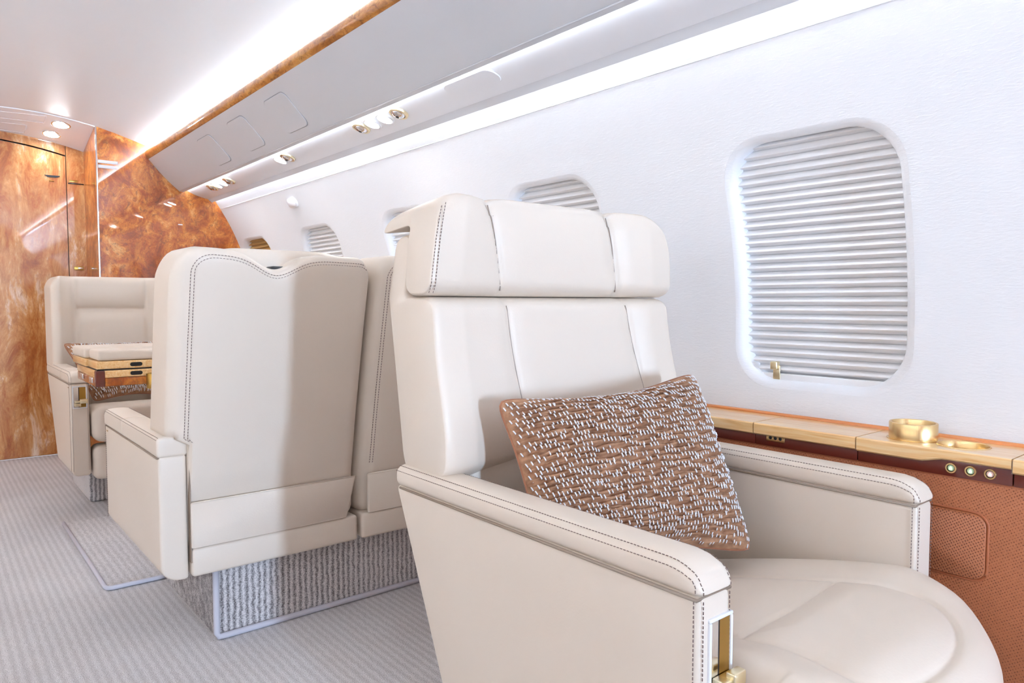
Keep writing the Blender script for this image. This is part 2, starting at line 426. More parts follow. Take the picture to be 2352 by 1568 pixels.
def window(idx, side, yc, pleats, blind, label, handle=False, lit=False):
    t = thing('window_%d' % idx, wallp(side, yc, WIN_C), label, 'window', kind='structure')
    rings = [(LIP, 0), (LIP * .62, .0015), (LIP * .3, .006), (LIP * .08, .014), (0, .024), (-.002, .05)]
    V = []; m = 0
    for g, d in rings:
        o = densify(rrect(WIN_W + 2 * g, WIN_H + 2 * g, .085 + g, 8), .02) if not V else [(a * (WIN_W + 2 * g) / (WIN_W + 2 * LIP), b * (WIN_H + 2 * g) / (WIN_H + 2 * LIP)) for a, b in o0]
        o0 = o if not V else o0; m = len(o)
        V += [wallp(side, yc + a, WIN_C + b, d) for a, b in o]
    Fc = [(i * m + j, i * m + (j + 1) % m, (i + 1) * m + (j + 1) % m, (i + 1) * m + j) for i in range(len(rings) - 1) for j in range(m)]
    obj('window_surround', (V, Fc), 'vinyl', t)
    # outer pane closes the opening behind the blind
    o = rrect(WIN_W + .02, WIN_H + .02, .085, 8); m = len(o); V = []
    for sc in (1, .5, .02): V += [wallp(side, yc + a * sc, WIN_C + b * sc, .062) for a, b in o]
    Fc = [(i * m + j, i * m + (j + 1) % m, (i + 1) * m + (j + 1) % m, (i + 1) * m + j) for i in (0, 1) for j in range(m)] + [tuple(2 * m + j for j in range(m))]
    obj('window_pane', (V, Fc), 'daylight' if lit else 'white_plastic', t)
    if not pleats: return t
    # pleated blind: each fold its own piece, all share one mesh
    step = WIN_H / 27.5; L = WIN_W / 2 + .004
    prof = [(-.5, .006), (-.36, .001), (-.12, -.0085), (.0, -.0108), (.10, -.0098), (.30, .003), (.5, .006), (.5, .0075), (-.5, .0075)]
    me = None
    for q in range(pleats):
        s = WS1 + .003 - step * (q + .5)
        p = Vector(wallp(side, yc, s, .034)); a = s / RAD
        up = Vector((-side * math.sin(a), 0, math.cos(a))); outv = Vector((side * math.cos(a), 0, math.sin(a)))
        if me is None:
            loc = Vector(t.location)
            V = [tuple(Vector((0, y, 0)) + Vector((side * b, 0, 0)) + Vector((0, 0, -a2 * step)) + loc) for y in (-L, L) for a2, b in prof]
            k = len(prof)
            Fc = [(j, (j + 1) % k, k + (j + 1) % k, k + j) for j in range(k)] + [tuple(range(k)), tuple(range(k, 2 * k))]
            po = obj('blind_pleat', (V, Fc), blind, t, angle=50); me = po.data
        else:
            po = bpy.data.objects.new('blind_pleat', me); COL.objects.link(po); po.parent = t
        po.location = p - Vector(t.location); po.rotation_euler = (0, -side * a, 0)
    if handle:
        s0 = WS0 + .004
        hp = Vector(wallp(side, yc + .105, s0, .020)); x, y, z = hp
        h = obj('blind_latch', box(x - .006, x - .002, y - .009, y + .009, z - .004, z + .03, .001), 'pale_gold', t)
        obj('latch_knob', rb(x - .016, x + .001, y - .006, y + .012, z + .020, z + .040, .003), 'pale_gold', h)
        obj('blind_rail', rb(x - .002, x + .012, yc - L, yc + L, z - .012, z + .010, .003), 'blind', t)
    return t
window(1, 1, WIN_Y[0], 27, 'blind', 'large white cabin window with a closed pleated blind and gold latch', handle=True)
window(2, 1, WIN_Y[1], 12, 'blind', 'cabin window peeking out above the headrest of the nearest seat')
window(3, 1, WIN_Y[2], 12, 'blind', 'cabin window mostly hidden left of the nearest seat headrest')
window(4, 1, WIN_Y[3], 12, 'blind', 'small far window with pleated blind above the double seat backs')
window(5, 1, WIN_Y[4], 12, 'blind_warm_lit', 'farthest window beside the wood partition, its blind tinted tan for warm light')
for i, y in enumerate(LEFT_Y):
    window(6 + i, -1, y, 0, 'blind', 'lit window on the opposite side wall, %s from the rear wall' % ['first', 'second', 'third', 'fourth', 'fifth', 'sixth', 'seventh'][i], lit=True)

# floor
tag(obj('floor', box(-.79, 1.50, Y_BACK, Y_DOOR + .02, -.05, 0), 'carpet', smooth=False), 'pale grey ribbed carpet on the cabin floor', 'floor', kind='structure')
# ceiling: gently arched, with the light coves at both ends
half = [(.0, 1.875), (.10, 1.873), (.19, 1.865), (.28, 1.853), (.365, 1.838), (.45, 1.817), (.53, 1.793), (.60, 1.772), (.64, 1.766), (.70, 1.764), (.78, 1.752), (.86, 1.70)]
cp = [(X0 - a, b) for a, b in reversed(half)] + [(X0 + a, b) for a, b in half[1:]]
cv, cf = sheet(cp, [Y_BACK, 0, 1.5, 3, Y_PART + .005]); nv = len(cv)
cv += [(x, y, z + .03) for x, y, z in cv]; cf += [tuple(i + nv for i in q) for q in cf]
tag(obj('ceiling', (cv, cf), 'ceiling'), 'smooth arched white ceiling with lit edges', 'ceiling', kind='structure')
def ceil_z(x):
    d = abs(x - X0)
    for (a, b), (c, e) in zip(half, half[1:]):
        if a <= d <= c: return b + (e - b) * (d - a) / (c - a)
    return half[-1][1]

# rear wall; its opening is added and shaped to pass the key light
bw = join(box(-.79, .36, Y_BACK - .04, Y_BACK, 0, 1.9), box(1.36, 1.62, Y_BACK - .04, Y_BACK, 0, 1.9), box(.36, 1.36, Y_BACK - .04, Y_BACK, 1.62, 1.9))
tag(obj('wall_back', bw, 'burl', smooth=False), 'burl wood bulkhead behind the viewer, with an opening added for the key light', 'wall', kind='structure')

# front partition (right) and door wall (left)
PX = .768
top = [(x, ceil_z(x) + .004) for x in (PX, .85, .95, 1.03, 1.12)]
side = [wallp(1, 0, s, .004) for s in [S_HI + (S_LO - S_HI) * i / 16 for i in range(17)]]
poly = [(PX, 0.0)] + top + [(1.25, 1.66), (1.33, 1.58)] + [(p[0], p[2]) for p in side if p[2] > .03] + [(1.3, 0.0)]
pw = thing('wall_front', (1.1, Y_PART, 0), 'glossy orange burl wood partition meeting the overhead locker', 'wall', kind='structure')
obj('partition_panel', sweep(poly, Y_PART, Y_DOOR), 'burl', pw, smooth=False)
obj('edge_strip', box(PX - .001, PX + .007, Y_PART - .003, Y_PART + .004, 0, 1.838, .001), 'chrome', pw)
for z in (1.6535, 1.627):
    obj('placard', box(.778, .874, Y_PART - .003, Y_PART, z - .0085, z + .0085, .001), 'placard', pw)
obj('card_slot', box(1.180, 1.205, Y_PART - .003, Y_PART, 1.335, 1.341, .001), 'placard', pw)

def arch(x): return 1.824 - .20 * max(0, x - .30) ** 2 * 1.45
dw = thing('wall_far', (.3, Y_DOOR, 0), 'burl wood wall around the forward door, paled for reflected light', 'wall', kind='structure')
# surround: strip right of the door, header above it, all one panel with an opening for the door
DXR, DXL = .676, -.12
def door_top(x): return 1.780 - .055 * max(0, (x - .25) / .43) ** 2
xs = [DXL + (DXR - DXL) * i / 14 for i in range(15)]
hv = []; hf = []
for y in (Y_DOOR, Y_DOOR + .03):
    b = len(hv); hv += [(x, y, door_top(x) + .004) for x in xs] + [(x, y, 1.95) for x in xs]
    hf += [(b + i, b + i + 1, b + 16 + i, b + 15 + i) for i in range(14)]
obj('door_header', (hv, hf), 'burl_reflect', dw, smooth=False)
obj('door_post', box(DXR + .004, .80, Y_DOOR, Y_DOOR + .03, 0, 1.95), 'burl_reflect', dw, smooth=False)
obj('far_side_panel', box(-.79, DXL - .004, Y_DOOR, Y_DOOR + .03, 0, 1.95), 'burl_reflect', dw, smooth=False)
obj('door_gap', box(-.79, .80, Y_DOOR + .03, Y_DOOR + .035, 0, 1.95), 'seam', dw, smooth=False)
obj('slot', box(.686, .765, Y_DOOR - .002, Y_DOOR, 1.569, 1.575), 'black', dw)
obj('slot_plate', box(.692, .735, Y_DOOR - .003, Y_DOOR, 1.580, 1.592, .001), 'gold_dark', dw)
lt = obj('latch_plate', box(.702, .752, Y_DOOR - .004, Y_DOOR, 1.072, 1.094, .001), 'gold_dark', dw)
obj('latch_bolt', box(.722, .748, Y_DOOR - .012, Y_DOOR - .004, 1.080, 1.088, .001), 'chrome', lt)
d = thing('door_1', (.3, Y_DOOR, 0), 'glossy burl wood cabin door with arched top, paled for reflected light', 'door', kind='structure')
dv = []; df = []
for y in (Y_DOOR + .004, Y_DOOR + .03):
    b = len(dv); dv += [(x, y, .008) for x in xs] + [(x, y, door_top(x) - .004) for x in xs]
    df += [(b + i, b + i + 1, b + 16 + i, b + 15 + i) for i in range(14)]
n = 30
df += [(i, i + 1, n + i + 1, n + i) for i in range(14)] + [(15 + i, 16 + i, n + 16 + i, n + 15 + i) for i in range(14)] + [(0, 15, n + 15, n), (14, 29, n + 29, n + 14)]
obj('door_leaf', (dv, df), 'burl_reflect', d, smooth=False)
hd = obj('door_latch', smooth_poly and plate([(-.036, .004), (-.02, -.006), (.018, -.007), (.04, .001), (.04, .005)][::-1], (.607, Y_DOOR + .004, 1.604), (1, 0, 0), (0, 0, 1), .004), 'black', d, smooth=False)
obj('latch_slot', box(.594, .618, Y_DOOR, Y_DOOR + .004, 1.574, 1.579), 'gold_dark', hd)

# arched white soffit between ceiling and door wall, with two downlights
sx = [-.79 + (PX + .79) * i / 20 for i in range(21)]
def soff(x, t):
    za = ceil_z(x) + .004; zb = arch(x)
    return (x, Y_PART + (Y_DOOR - Y_PART) * t, za + (zb - za) * t)
sv = [soff(x, t) for t in (0, .5, 1) for x in sx]; sf = [(r * 21 + i, r * 21 + i + 1, r * 21 + 22 + i, r * 21 + 21 + i) for r in (0, 1) for i in range(20)]
sv += [(a, b, c + .03) for a, b, c in sv]; sf += [tuple(i + 63 for i in q) for q in sf]
so = thing('trim_1', (.3, 4.68, 1.8), 'white arched soffit panel above the forward door', 'soffit', kind='structure')
obj('soffit_panel', (sv, sf), 'psu', so)
obj('edge_bead', tube([(x, Y_PART - .002, ceil_z(x)) for x in sx], .005), 'psu', so)
for xa, xb, ta, tb in ((.1, .55, .10, .36), (.1, .48, .58, .90)):
    obj('soffit_hatch', join(*[tube([Vector(soff(*p)) - Vector((0, 0, .001)) for p in q], .0018, k=5) for q in ([(xa, ta), (xb, ta)], [(xb, ta), (xb, tb)], [(xa, tb), (xb, tb)])]), 'psu', so)
for x, t, nm in ((.625, .28, 'nearer of two bright round downlights in the white soffit'), (.600, .70, 'farther of two bright round downlights close to the door top')):
    p = Vector(soff(x, t)); nr = Vector((-.1, -.25, -1)).normalized()
    a = thing('downlight', p, nm, 'light', 'downlights in the soffit')
    obj('bezel', disc(p, nr, .046, .004, inner=.039), 'chrome', a)
    obj('lens', disc(p, nr, .039, .0025), 'lens', a)

# ------------------------------------------------------------------ overhead lockers, service panel and coves
def mirror(vf): return [(2 * X0 - x, y, z) for x, y, z in vf[0]], vf[1]
A = Vector((1.029, 1.697)); B = Vector((1.187, 1.534)); nrm = Vector((-(A.y - B.y), -(B.x - A.x))).normalized()
face = [A.lerp(B, t / 12) + nrm * (.006 * math.sin(math.pi * t / 12)) for t in range(13)]
binprof = [tuple(p) for p in face] + [(1.196, 1.529), (1.213, 1.5275), (1.215, 1.5315), (1.2155, 1.556), (1.30, 1.556), (1.345, 1.60), (1.33, 1.66), (1.16, 1.70), (1.05, 1.708)]
Y_BIN = Y_PART - .003
trimprof = smooth_poly([(1.0285, 1.695), (1.016, 1.712), (1.0165, 1.736), (1.024, 1.748), (1.036, 1.748), (1.036, 1.695)], .008, 3)
lk = thing('overhead_locker', (1.15, 2.5, 1.528), 'long grey overhead locker with a burl wood top edge along the window side', 'locker')
obj('locker_body', sweep(binprof, Y_BACK + .005, Y_BIN), 'bin', lk, angle=35)
obj('wood_trim', sweep(trimprof, Y_BACK + .005, Y_BIN), 'burl_trim', lk, angle=50)
obj('lip_bead', tube([(1.192, Y_BACK + .01, 1.5305), (1.192, Y_BIN, 1.5305)], .0025), 'bin', lk)
FU = Vector((0, 1, 0)); FW = Vector((A.x - B.x, 0, A.y - B.y)).normalized()
for y in (2.716, 3.150, 3.585):
    q = A.lerp(B, .53) + nrm * .0062
    N = Vector((nrm.x, 0, nrm.y)); U_, W_ = (FU, FW) if FU.cross(FW).dot(N) > 0 else (FU, -FW)
    hp = obj('hatch', plate(rrect(.206, .146, .03), Vector((q.x, y, q.y)) - N * .0035, U_, W_, .0055, .0015), 'bin', lk, angle=40)
    o = rrect(.209, .149, .031)
    obj('hatch_gap', tube([Vector((q.x, y, q.y)) + U_ * a + W_ * b - N * .0014 for a, b in o], .0013, True, 5), 'grey_gap', hp)
lk2 = thing('overhead_locker', (2 * X0 - 1.15, 1.5, 1.528), 'grey overhead locker on the opposite side of the cabin', 'locker')
obj('locker_body', mirror(sweep(binprof, Y_BACK + .005, Y_BIN)), 'bin', lk2, angle=35)
obj('wood_trim', mirror(sweep(trimprof, Y_BACK + .005, Y_BIN)), 'burl_trim', lk2, angle=50)

PA, PB = Vector((1.223, 1.541)), Vector((1.350, 1.499))
pn = Vector((PB.y - PA.y, -(PB.x - PA.x))).normalized()
pf = [PA.lerp(PB, t / 8) + pn * (.005 * math.sin(math.pi * t / 8)) for t in range(9)]
psuprof = [tuple(p) for p in pf] + [(1.357, 1.497), (1.357, 1.506), (1.345, 1.513), (1.226, 1.552)]
baffle = [(1.351, 1.4985), (1.373, 1.4815), (1.3765, 1.4835), (1.358, 1.508)]
sp = thing('service_panel', (1.28, 2.5, 1.49), 'white passenger service panel strip with lamps and air nozzles under the locker', 'panel')
obj('panel_strip', sweep(psuprof, Y_BACK + .01, Y_BIN), 'psu', sp, angle=35)
obj('light_baffle', sweep(baffle, Y_BACK + .01, Y_BIN), 'bin', sp, smooth=False)
PN = Vector((pn.x, 0, pn.y))
def on_psu(y, t=.36):
    q = PA.lerp(PB, t) + pn * (.005 * math.sin(math.pi * t)); return Vector((q.x, y, q.y))
def fixture(y, kind):
    p = on_psu(y) - PN * .0005
    if kind == 'n':
        a = obj('air_nozzle', disc(p, PN, .034, .010, inner=.025), 'pale_gold', sp, angle=40)
        ball = []
        k = 16
        V = [tuple(p + PN * .004)]; Fc = []
        u = PN.orthogonal().normalized(); v = PN.cross(u)
        V = []
        for i in range(6):
            e = i / 5 * math.pi / 2
            for j in range(k):
                b = 2 * math.pi * j / k; V.append(tuple(p + (u * math.cos(b) + v * math.sin(b)) * .0255 * math.cos(e) * (1 if i < 5 else .0) + PN * (.002 + .018 * math.sin(e))))
        for i in range(5):
            for j in range(k): Fc.append((i * k + j, i * k + (j + 1) % k, (i + 1) * k + (j + 1) % k, (i + 1) * k + j))
        obj('nozzle_ball', (V, Fc), 'chrome', a)
        obj('nozzle_hole', disc(p + PN * .0185 + Vector((0, 0, 0)), PN, .006, .002, 12), 'black', a)
    else:
        a = obj('reading_lamp', disc(p, PN, .034, .009, inner=.027), 'psu', sp, angle=40)
        obj('lamp_lens', disc(p, PN, .027, .005), 'lamp_glow', a)
for y, k in ((2.403, 'n'), (2.321, 'p'), (2.231, 'p'), (2.139, 'n'), (3.165, 'p'), (3.085, 'n'), (4.139, 'n'), (4.049, 'p'), (3.957, 'p'), (3.862, 'n')): fixture(y, k)
p = on_psu(1.725, .36); U_ = Vector((0, 1, 0)); W_ = Vector((PB.x - PA.x, 0, PB.y - PA.y)).normalized()
if U_.cross(W_).dot(PN) < 0: W_ = -W_
md = obj('mask_door', plate(rrect(.235, .066, .03, 8), p - PN * .003, U_, W_, .0062, .0015), 'psu', sp, angle=40)
obj('door_gap', tube([p + U_ * a + W_ * b - PN * .0008 for a, b in rrect(.239, .070, .032, 8)], .0011, True, 5), 'bin', md)

def strip(name, x0, x1, z0, z1, mat, label, side=1):
    vf = box(x0, x1, Y_BACK + .02, Y_PART - .01, z0, z1)
    if side < 0: vf = mirror(vf)
    tag(obj(name, vf, mat, smooth=False, origin=(vf[0][0][0], 1.4, z0)), label, 'light')
strip('wall_wash_light', 1.358, 1.366, 1.520, 1.532, 'led_wall', 'bright strip light tucked above the window side wall')
strip('wall_wash_light', 1.358, 1.366, 1.520, 1.532, 'led_wall', 'bright strip light above the opposite side wall', -1)
strip('panel_wash_light', 1.2162, 1.2192, 1.5325, 1.5365, 'led_panel', 'thin strip light behind the locker lip washing the service panel')
strip('cove_light', 1.050, 1.080, 1.734, 1.742, 'led_ceil', 'bright cove strip light on top of the window side locker')
strip('cove_light', 1.050, 1.080, 1.734, 1.742, 'led_ceil', 'bright cove strip light on top of the opposite locker', -1)
# crease bead of the wall under the wash light and the small wall lamp
sc_ = RAD * math.asin((1.446 - Z0) / RAD)
tag(obj('trim_2', tube([wallp(1, y, sc_, .0006) for y in (Y_BACK + .02, 1, 3, Y_PART - .002)], .0022, k=6), 'vinyl'), 'thin crease line running along the upper side wall', 'trim', kind='structure')
s0 = RAD * math.asin((1.382 - Z0) / RAD); p = Vector(wallp(1, 3.50, s0, .001)); a = s0 / RAD
wl = thing('wall_lamp', p, 'small white oval lamp on the upper side wall', 'lamp')
nn = Vector((-math.cos(a), 0, -math.sin(a))); uu = Vector((0, 1, 0)); ww = Vector((-math.sin(a), 0, math.cos(a)))
if uu.cross(ww).dot(nn) < 0: ww = -ww
obj('housing', plate(rrect(.105, .050, .024), p, uu, ww, .010, .004), 'white_plastic', wl, angle=60)
obj('lens', plate(rrect(.080, .028, .0135), p + nn * .009, uu, ww, .004, .002), 'placard', wl, angle=60)

# ------------------------------------------------------------------ side ledge along the windows
XF, ZT = 1.450, .610
lg = thing('side_ledge', (1.5, .6, 0), 'maple topped side ledge with brown leather front along the window wall', 'ledge')
def seg(y0, y1, holes=(), wave=False):
    n_ = 24
    ys = [y0 + (y1 - y0) * i / n_ for i in range(n_ + 1)]
    bm = bmesh.new()
    xb = 1.586
    outline = [(XF + .003, y) for y in ys] + [(xb, y1), (xb, y0)]
    def loop(pts, z):
        vs_ = [bm.verts.new((x, y, z)) for x, y in pts]
        return vs_, [bm.edges.new((vs_[i], vs_[(i + 1) % len(vs_)])) for i in range(len(vs_))]
    tv, te = loop(outline, ZT); hv_ = []
    for cx, cy, r in holes:
        v_, e_ = loop([(cx + r * math.cos(2 * math.pi * i / 28), cy + r * math.sin(2 * math.pi * i / 28)) for i in range(28)], ZT); te += e_; hv_.append(v_)
    bmesh.ops.triangle_fill(bm, use_beauty=True, edges=te)
    # rounded nose, front face, underside
    def low(y):
        if not wave: return .584
        t = min(1, max(0, (y - .505) / .05)); t = t * t * (3 - 2 * t); return .591 - .009 * t
    rows = [[bm.verts.new((XF + .0006, y, ZT - .0022)) for y in ys], [bm.verts.new((XF, y, ZT - .006)) for y in ys], [bm.verts.new((XF + .001, y, low(y) + .003)) for y in ys], [bm.verts.new((XF + .005, y, low(y))) for y in ys], [bm.verts.new((xb, y, low(y))) for y in ys]]
    prev = tv[:n_ + 1]
    for r_ in rows:
        for i in range(n_): bm.faces.new((prev[i], prev[i + 1], r_[i + 1], r_[i]))
        prev = r_
    for e in (0, n_):
        cap = [tv[e]] + [r_[e] for r_ in rows] + [tv[n_ + 2] if e == 0 else tv[n_ + 1]]
        bm.faces.new(cap)
    for v_ in hv_:
        lowv = [bm.verts.new((q.co.x, q.co.y, ZT - .02)) for q in v_]
        for i in range(28): bm.faces.new((v_[i], v_[(i + 1) % 28], lowv[(i + 1) % 28], lowv[i]))
    V = [tuple(v.co) for v in bm.verts]; bm.verts.index_update(); Fc = [tuple(v.index for v in f.verts) for f in bm.faces]; bm.free()
    return V, Fc
CUP = (1.523, .590, .0435); CUP2 = (1.523, .500, .0435)
JN = [-1.6, -.6, .4005, .6700, .9015, 1.75, 2.6, 3.45, Y_PART - .01]
for a, b in zip(JN, JN[1:]):
    third = abs(a - .4005) < 1e-6
    obj('wood_top', seg(a + .0012, b - .0012, [CUP2, ] if third else [], third), 'maple', lg, angle=30)
    obj('joint', box(XF + .004, 1.585, b - .0012, b + .0012, .584, ZT - .003), 'seam', lg, smooth=False)
    obj('fascia', box(XF + .010, XF + .03, a + .001, b - .001, .5605, .592, .001), 'oxblood', lg)
obj('back_bead', tube([(1.590, Y_BACK + .02, ZT), (1.590, Y_PART - .01, ZT)], .0065), 'orange_wood', lg)
obj('leather_front', rb(XF + .016, XF + .06, Y_BACK + .02, Y_PART - .01, .01, .5605, .004, k=3), 'perf', lg)
obj('piping', tube([(XF + .0165, Y_BACK + .02, .5595), (XF + .0165, Y_PART - .01, .5595)], .0028), 'brown', lg)
dp = obj('access_panel', plate(rrect(.30, .120, .022), (XF + .017, .590, .438), (0, -1, 0), (0, 0, 1), .0045, .002), 'perf', lg, angle=50)
obj('panel_piping', tube([(XF + .0165, .590 + a, .438 + b) for a, b in rrect(.306, .126, .024)], .0026, True, 6), 'brown', dp)
for y, g in ((.498, 'green_glow'), (.466, 'green_glow'), (.435, 'red_glow')):
    b_ = obj('button', disc((XF + .0102, y, .5765), (-1, 0, 0), .0098, .0035, inner=.0068), 'gold', lg, angle=40)
    obj('button_ring', disc((XF + .0102, y, .5765), (-1, 0, 0), .0068, .0015, inner=.0056), 'black', b_)
    obj('button_cap', disc((XF + .0102, y, .5765), (-1, 0, 0), .0056, .0028), g.replace('glow', 'cap'), b_)
    obj('button_legend', plate([(-.0028, -.0036), (.0028, -.0036), (.0030, .0008), (0, .0042), (-.0030, .0008)], (XF + .0076, y, .5765), (0, -1, 0), (0, 0, 1), .0005, .0001), g, b_, smooth=False)
vn = obj('switch_plate', box(XF + .0085, XF + .0105, .829, .873, .5725, .583, .0006), 'gold', lg)
for i in range(3):
    obj('switch_hole', disc((XF + .0086, .839 + .012 * i, .580), (-1, 0, 0), .0038, .0006, 12), 'black', vn)
# raised gold cup holder ring and the sunk one beside it
ch = thing('cup_holder', (CUP[0], CUP[1], ZT), 'raised gold cup holder ring standing on the maple ledge', 'cup holder')
def ring(cx, cy, ro, ri, z0, z1):
    V = []; k = 48; pr = [(ro, z0), (ro, z1 - .0015), (ro - .001, z1), (ri + .001, z1), (ri, z1 - .0015), (ri, z0)]
    for r_, z in pr: V += [(cx + r_ * math.cos(2 * math.pi * i / k), cy + r_ * math.sin(2 * math.pi * i / k), z) for i in range(k)]
    return V, [(l * k + i, l * k + (i + 1) % k, ((l + 1) % 6) * k + (i + 1) % k, ((l + 1) % 6) * k + i) for l in range(6) for i in range(k)]
obj('ring', ring(CUP[0], CUP[1], .0435, .0385, ZT + .0015, ZT + .0335), 'gold', ch, angle=40)
obj('floor_disc', disc((CUP[0], CUP[1], ZT + .0003), (0, 0, 1), .0475, .0016, 40), 'gold', ch, angle=40)
cw = obj('cup_well', ring(CUP2[0], CUP2[1], .0452, .0422, ZT - .026, ZT + .0016), 'gold', lg, angle=40)
obj('well_floor', disc((CUP2[0], CUP2[1], ZT - .0275), (0, 0, 1), .0425, .0015, 40), 'gold_dark', cw, angle=40)

# ------------------------------------------------------------------ armrest builder (shared by the seats)
def armrest(parent, xa, xb, yf, yr, z0, zc, zt, front, slope=0.0, bevel=.012, split=None, slot=None, nose=.055, roll=0.0, crisp=False):
    """side panel + padded cap. front = -1: the seat faces -Y (yf < yr); +1: faces +Y (yf > yr)"""
    ya, yb = min(yf, yr), max(yf, yr)
    def fp(x, y, z):
        t = max(0, (zc - z) / (zc - z0))
        if front < 0: y -= slope * t * max(0, (y - ya) / (yb - ya))
        if roll and x < xa + roll:
            e = min(1, max(0, 1 - (x - xa) / roll)); zm = z0 + roll * (1 - math.sqrt(max(0, 1 - e * e)))
            z = zc - (zc - z) * (zc - zm) / (zc - z0)
        return (x, y, z)
    cx = (xa + xb) / 2
    pan = obj('armrest_panel', rb(xa + .003, xb - .003, ya + .003, yb, z0, zc + .004, bevel, (12, 6, 6), fp), 'leather', parent)
    def fc(x, y, z):
        d = (y - ya) if front < 0 else (yb - y)
        if d < nose and z > zc + .004:
            t = 1 - max(0, d) / nose; z = zc + .004 + (z - zc - .004) * math.sqrt(max(.0, 1 - t * t * .96))
        z += .004 * (1 - ((x - cx) / ((xb - xa) / 2)) ** 2) * (1 if z > zc + .02 else 0)
        return (x, y, z)
    pieces = [(ya, yb)] if not split else [(ya, split - .0008), (split + .0008, yb)]
    for i, (p, q) in enumerate(pieces):
        cap = obj('armrest_cap', rb(xa, xb, p, q, zc, zt, .009 if crisp else .016, (6, 40, 2), fc, 5), 'leather', parent)
    def top(d):
        if d >= nose: return zt
        t = 1 - d / nose; return zc + .004 + (zt - zc - .004) * math.sqrt(max(0, 1 - t * t * .96))
    # twin rows of stitching along both top edges, running down over the nose
    sg = -front
    out = []; rr_ = .016 if not crisp else .009; ln = abs(yr - yf)
    for xe, sd in ((xa, 1), (xb, -1)):
        for a_ in (math.radians(28), math.radians(64)):
            path = []; ups = []
            ca, sa = math.cos(a_), math.sin(a_)
            def put(d, zc_, b):
                nv_ = Vector((-sd * ca, -sg * sa * math.sin(b), sa * math.cos(b)))
                c_ = Vector((xe + sd * rr_, yf + sg * d, zc_)); q_ = c_ + nv_ * rr_
                path.append(Vector(fc(*q_)) + nv_ * .0002); ups.append(nv_)
            for i_ in range(60): put(ln - .01 - (ln - .01 - rr_) * i_ / 59, zt - rr_, 0)
            for i_ in range(1, 9): put(rr_, zt - rr_, math.pi / 2 * i_ / 8)
            put(rr_, zc + .006, math.pi / 2)
            out.append(stitches(path, ups, .0058, .004, .0011, .0008))
        path = [(xe + sd * .0095, yf - sg * -.0026, zc - .004), (xe + sd * .0095, yf - sg * -.0026, z0 + .02)]
        out.append(stitches(path, (0, -sg, 0), .0058, .004, .0011, .0012))
        path = [(xe + sd * .0028, yf + sg * .011, zc - .004), (xe + sd * .0028, yf + sg * .011, z0 + .02)]
        out.append(stitches(path, (-sd, 0, 0), .0058, .004, .0011, .0012))
    tag(obj('stitching', join(*out), 'thread', pan), kind='stuff')
    seam = [(xa + .002, yb - .02, zc), (xa + .002, ya + .006, zc), (xb - .002, ya + .006, zc), (xb - .002, yb - .02, zc)]
    obj('cap_seam', tube(seam, .0022, k=6), 'seam', pan)
    if split:
        obj('pull_tab', box(xa + .0015, xa + .004, yf + sg * .035 - .008, yf + sg * .035 + .008, zc - .016, zc - .013), 'gold_dark', pan, smooth=False)
    if slot:
        x0_, x1_, za, zb = slot; y = yf + .003
        fr = []
        w_ = .0045
        fr = join(rb(x0_ - w_, x1_ + w_, y - .004, y + .004, zb, zb + w_, .0015, k=2), rb(x0_ - w_, x1_ + w_, y - .004, y + .004, za - w_, za, .0015, k=2),
                  rb(x0_ - w_, x0_, y - .004, y + .004, za, zb, .0015, k=2), rb(x1_, x1_ + w_, y - .004, y + .004, za, zb, .0015, k=2))
        b_ = obj('lever_frame', fr, 'white_plastic', parent)
        xm = x0_ + (x1_ - x0_) * .42
        obj('slot_plate', box(xm + .002, x1_, y - .0015, y - .0005, za, zb), 'gold_dark', b_, smooth=False)
        obj('slot_insert', box(x0_, xm - .001, y - .0015, y - .0005, za, zb), 'chrome', b_, smooth=False)
        obj('slot_gap', box(xm - .001, xm + .002, y - .0014, y - .0008, za, zb), 'black' , b_, smooth=False)
        zl = za + (zb - za) * .30
        lv = obj('recline_lever', rb(x0_ + .003, x1_ - .001, y - .020, y - .002, zl - .004, zl + .003, .0015, k=2), 'pale_gold', parent)
        obj('lever_tip', rb(xm + .002, x1_ + .004, y - .024, y - .010, zl - .008, zl + .010, .0025, k=2), 'pale_gold', lv)
        obj('lever_block', rb(x0_ + .001, xm + .006, y - .018, y - .002, zl - .020, zl - .007, .002, k=2), 'pale_gold', lv)
    return pan

# ------------------------------------------------------------------ the nearest seat
XL, XLi, XRi, XR = .699, .772, 1.323, 1.396
XC = (XL + XR) / 2
s1 = thing('cabin_seat', (XC, .85, 0), 'nearest cream leather cabin armchair with a brown cushion, facing right', 'seat')
armrest(s1, XL, XLi, .5, 1.21, .10, .5265, .566, -1, slope=.20, slot=(.7235, .7625, .392, .4955))
armrest(s1, XRi, XR, .5, 1.16, .10, .5265, .566, -1, slope=.20)
# lower base between the armrests
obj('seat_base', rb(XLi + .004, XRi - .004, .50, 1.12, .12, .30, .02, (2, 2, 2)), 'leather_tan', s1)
obj('pedestal', rb(XC - .22, XC + .22, .62, 1.08, .0, .13, .015), 'carpet_plinth', s1)
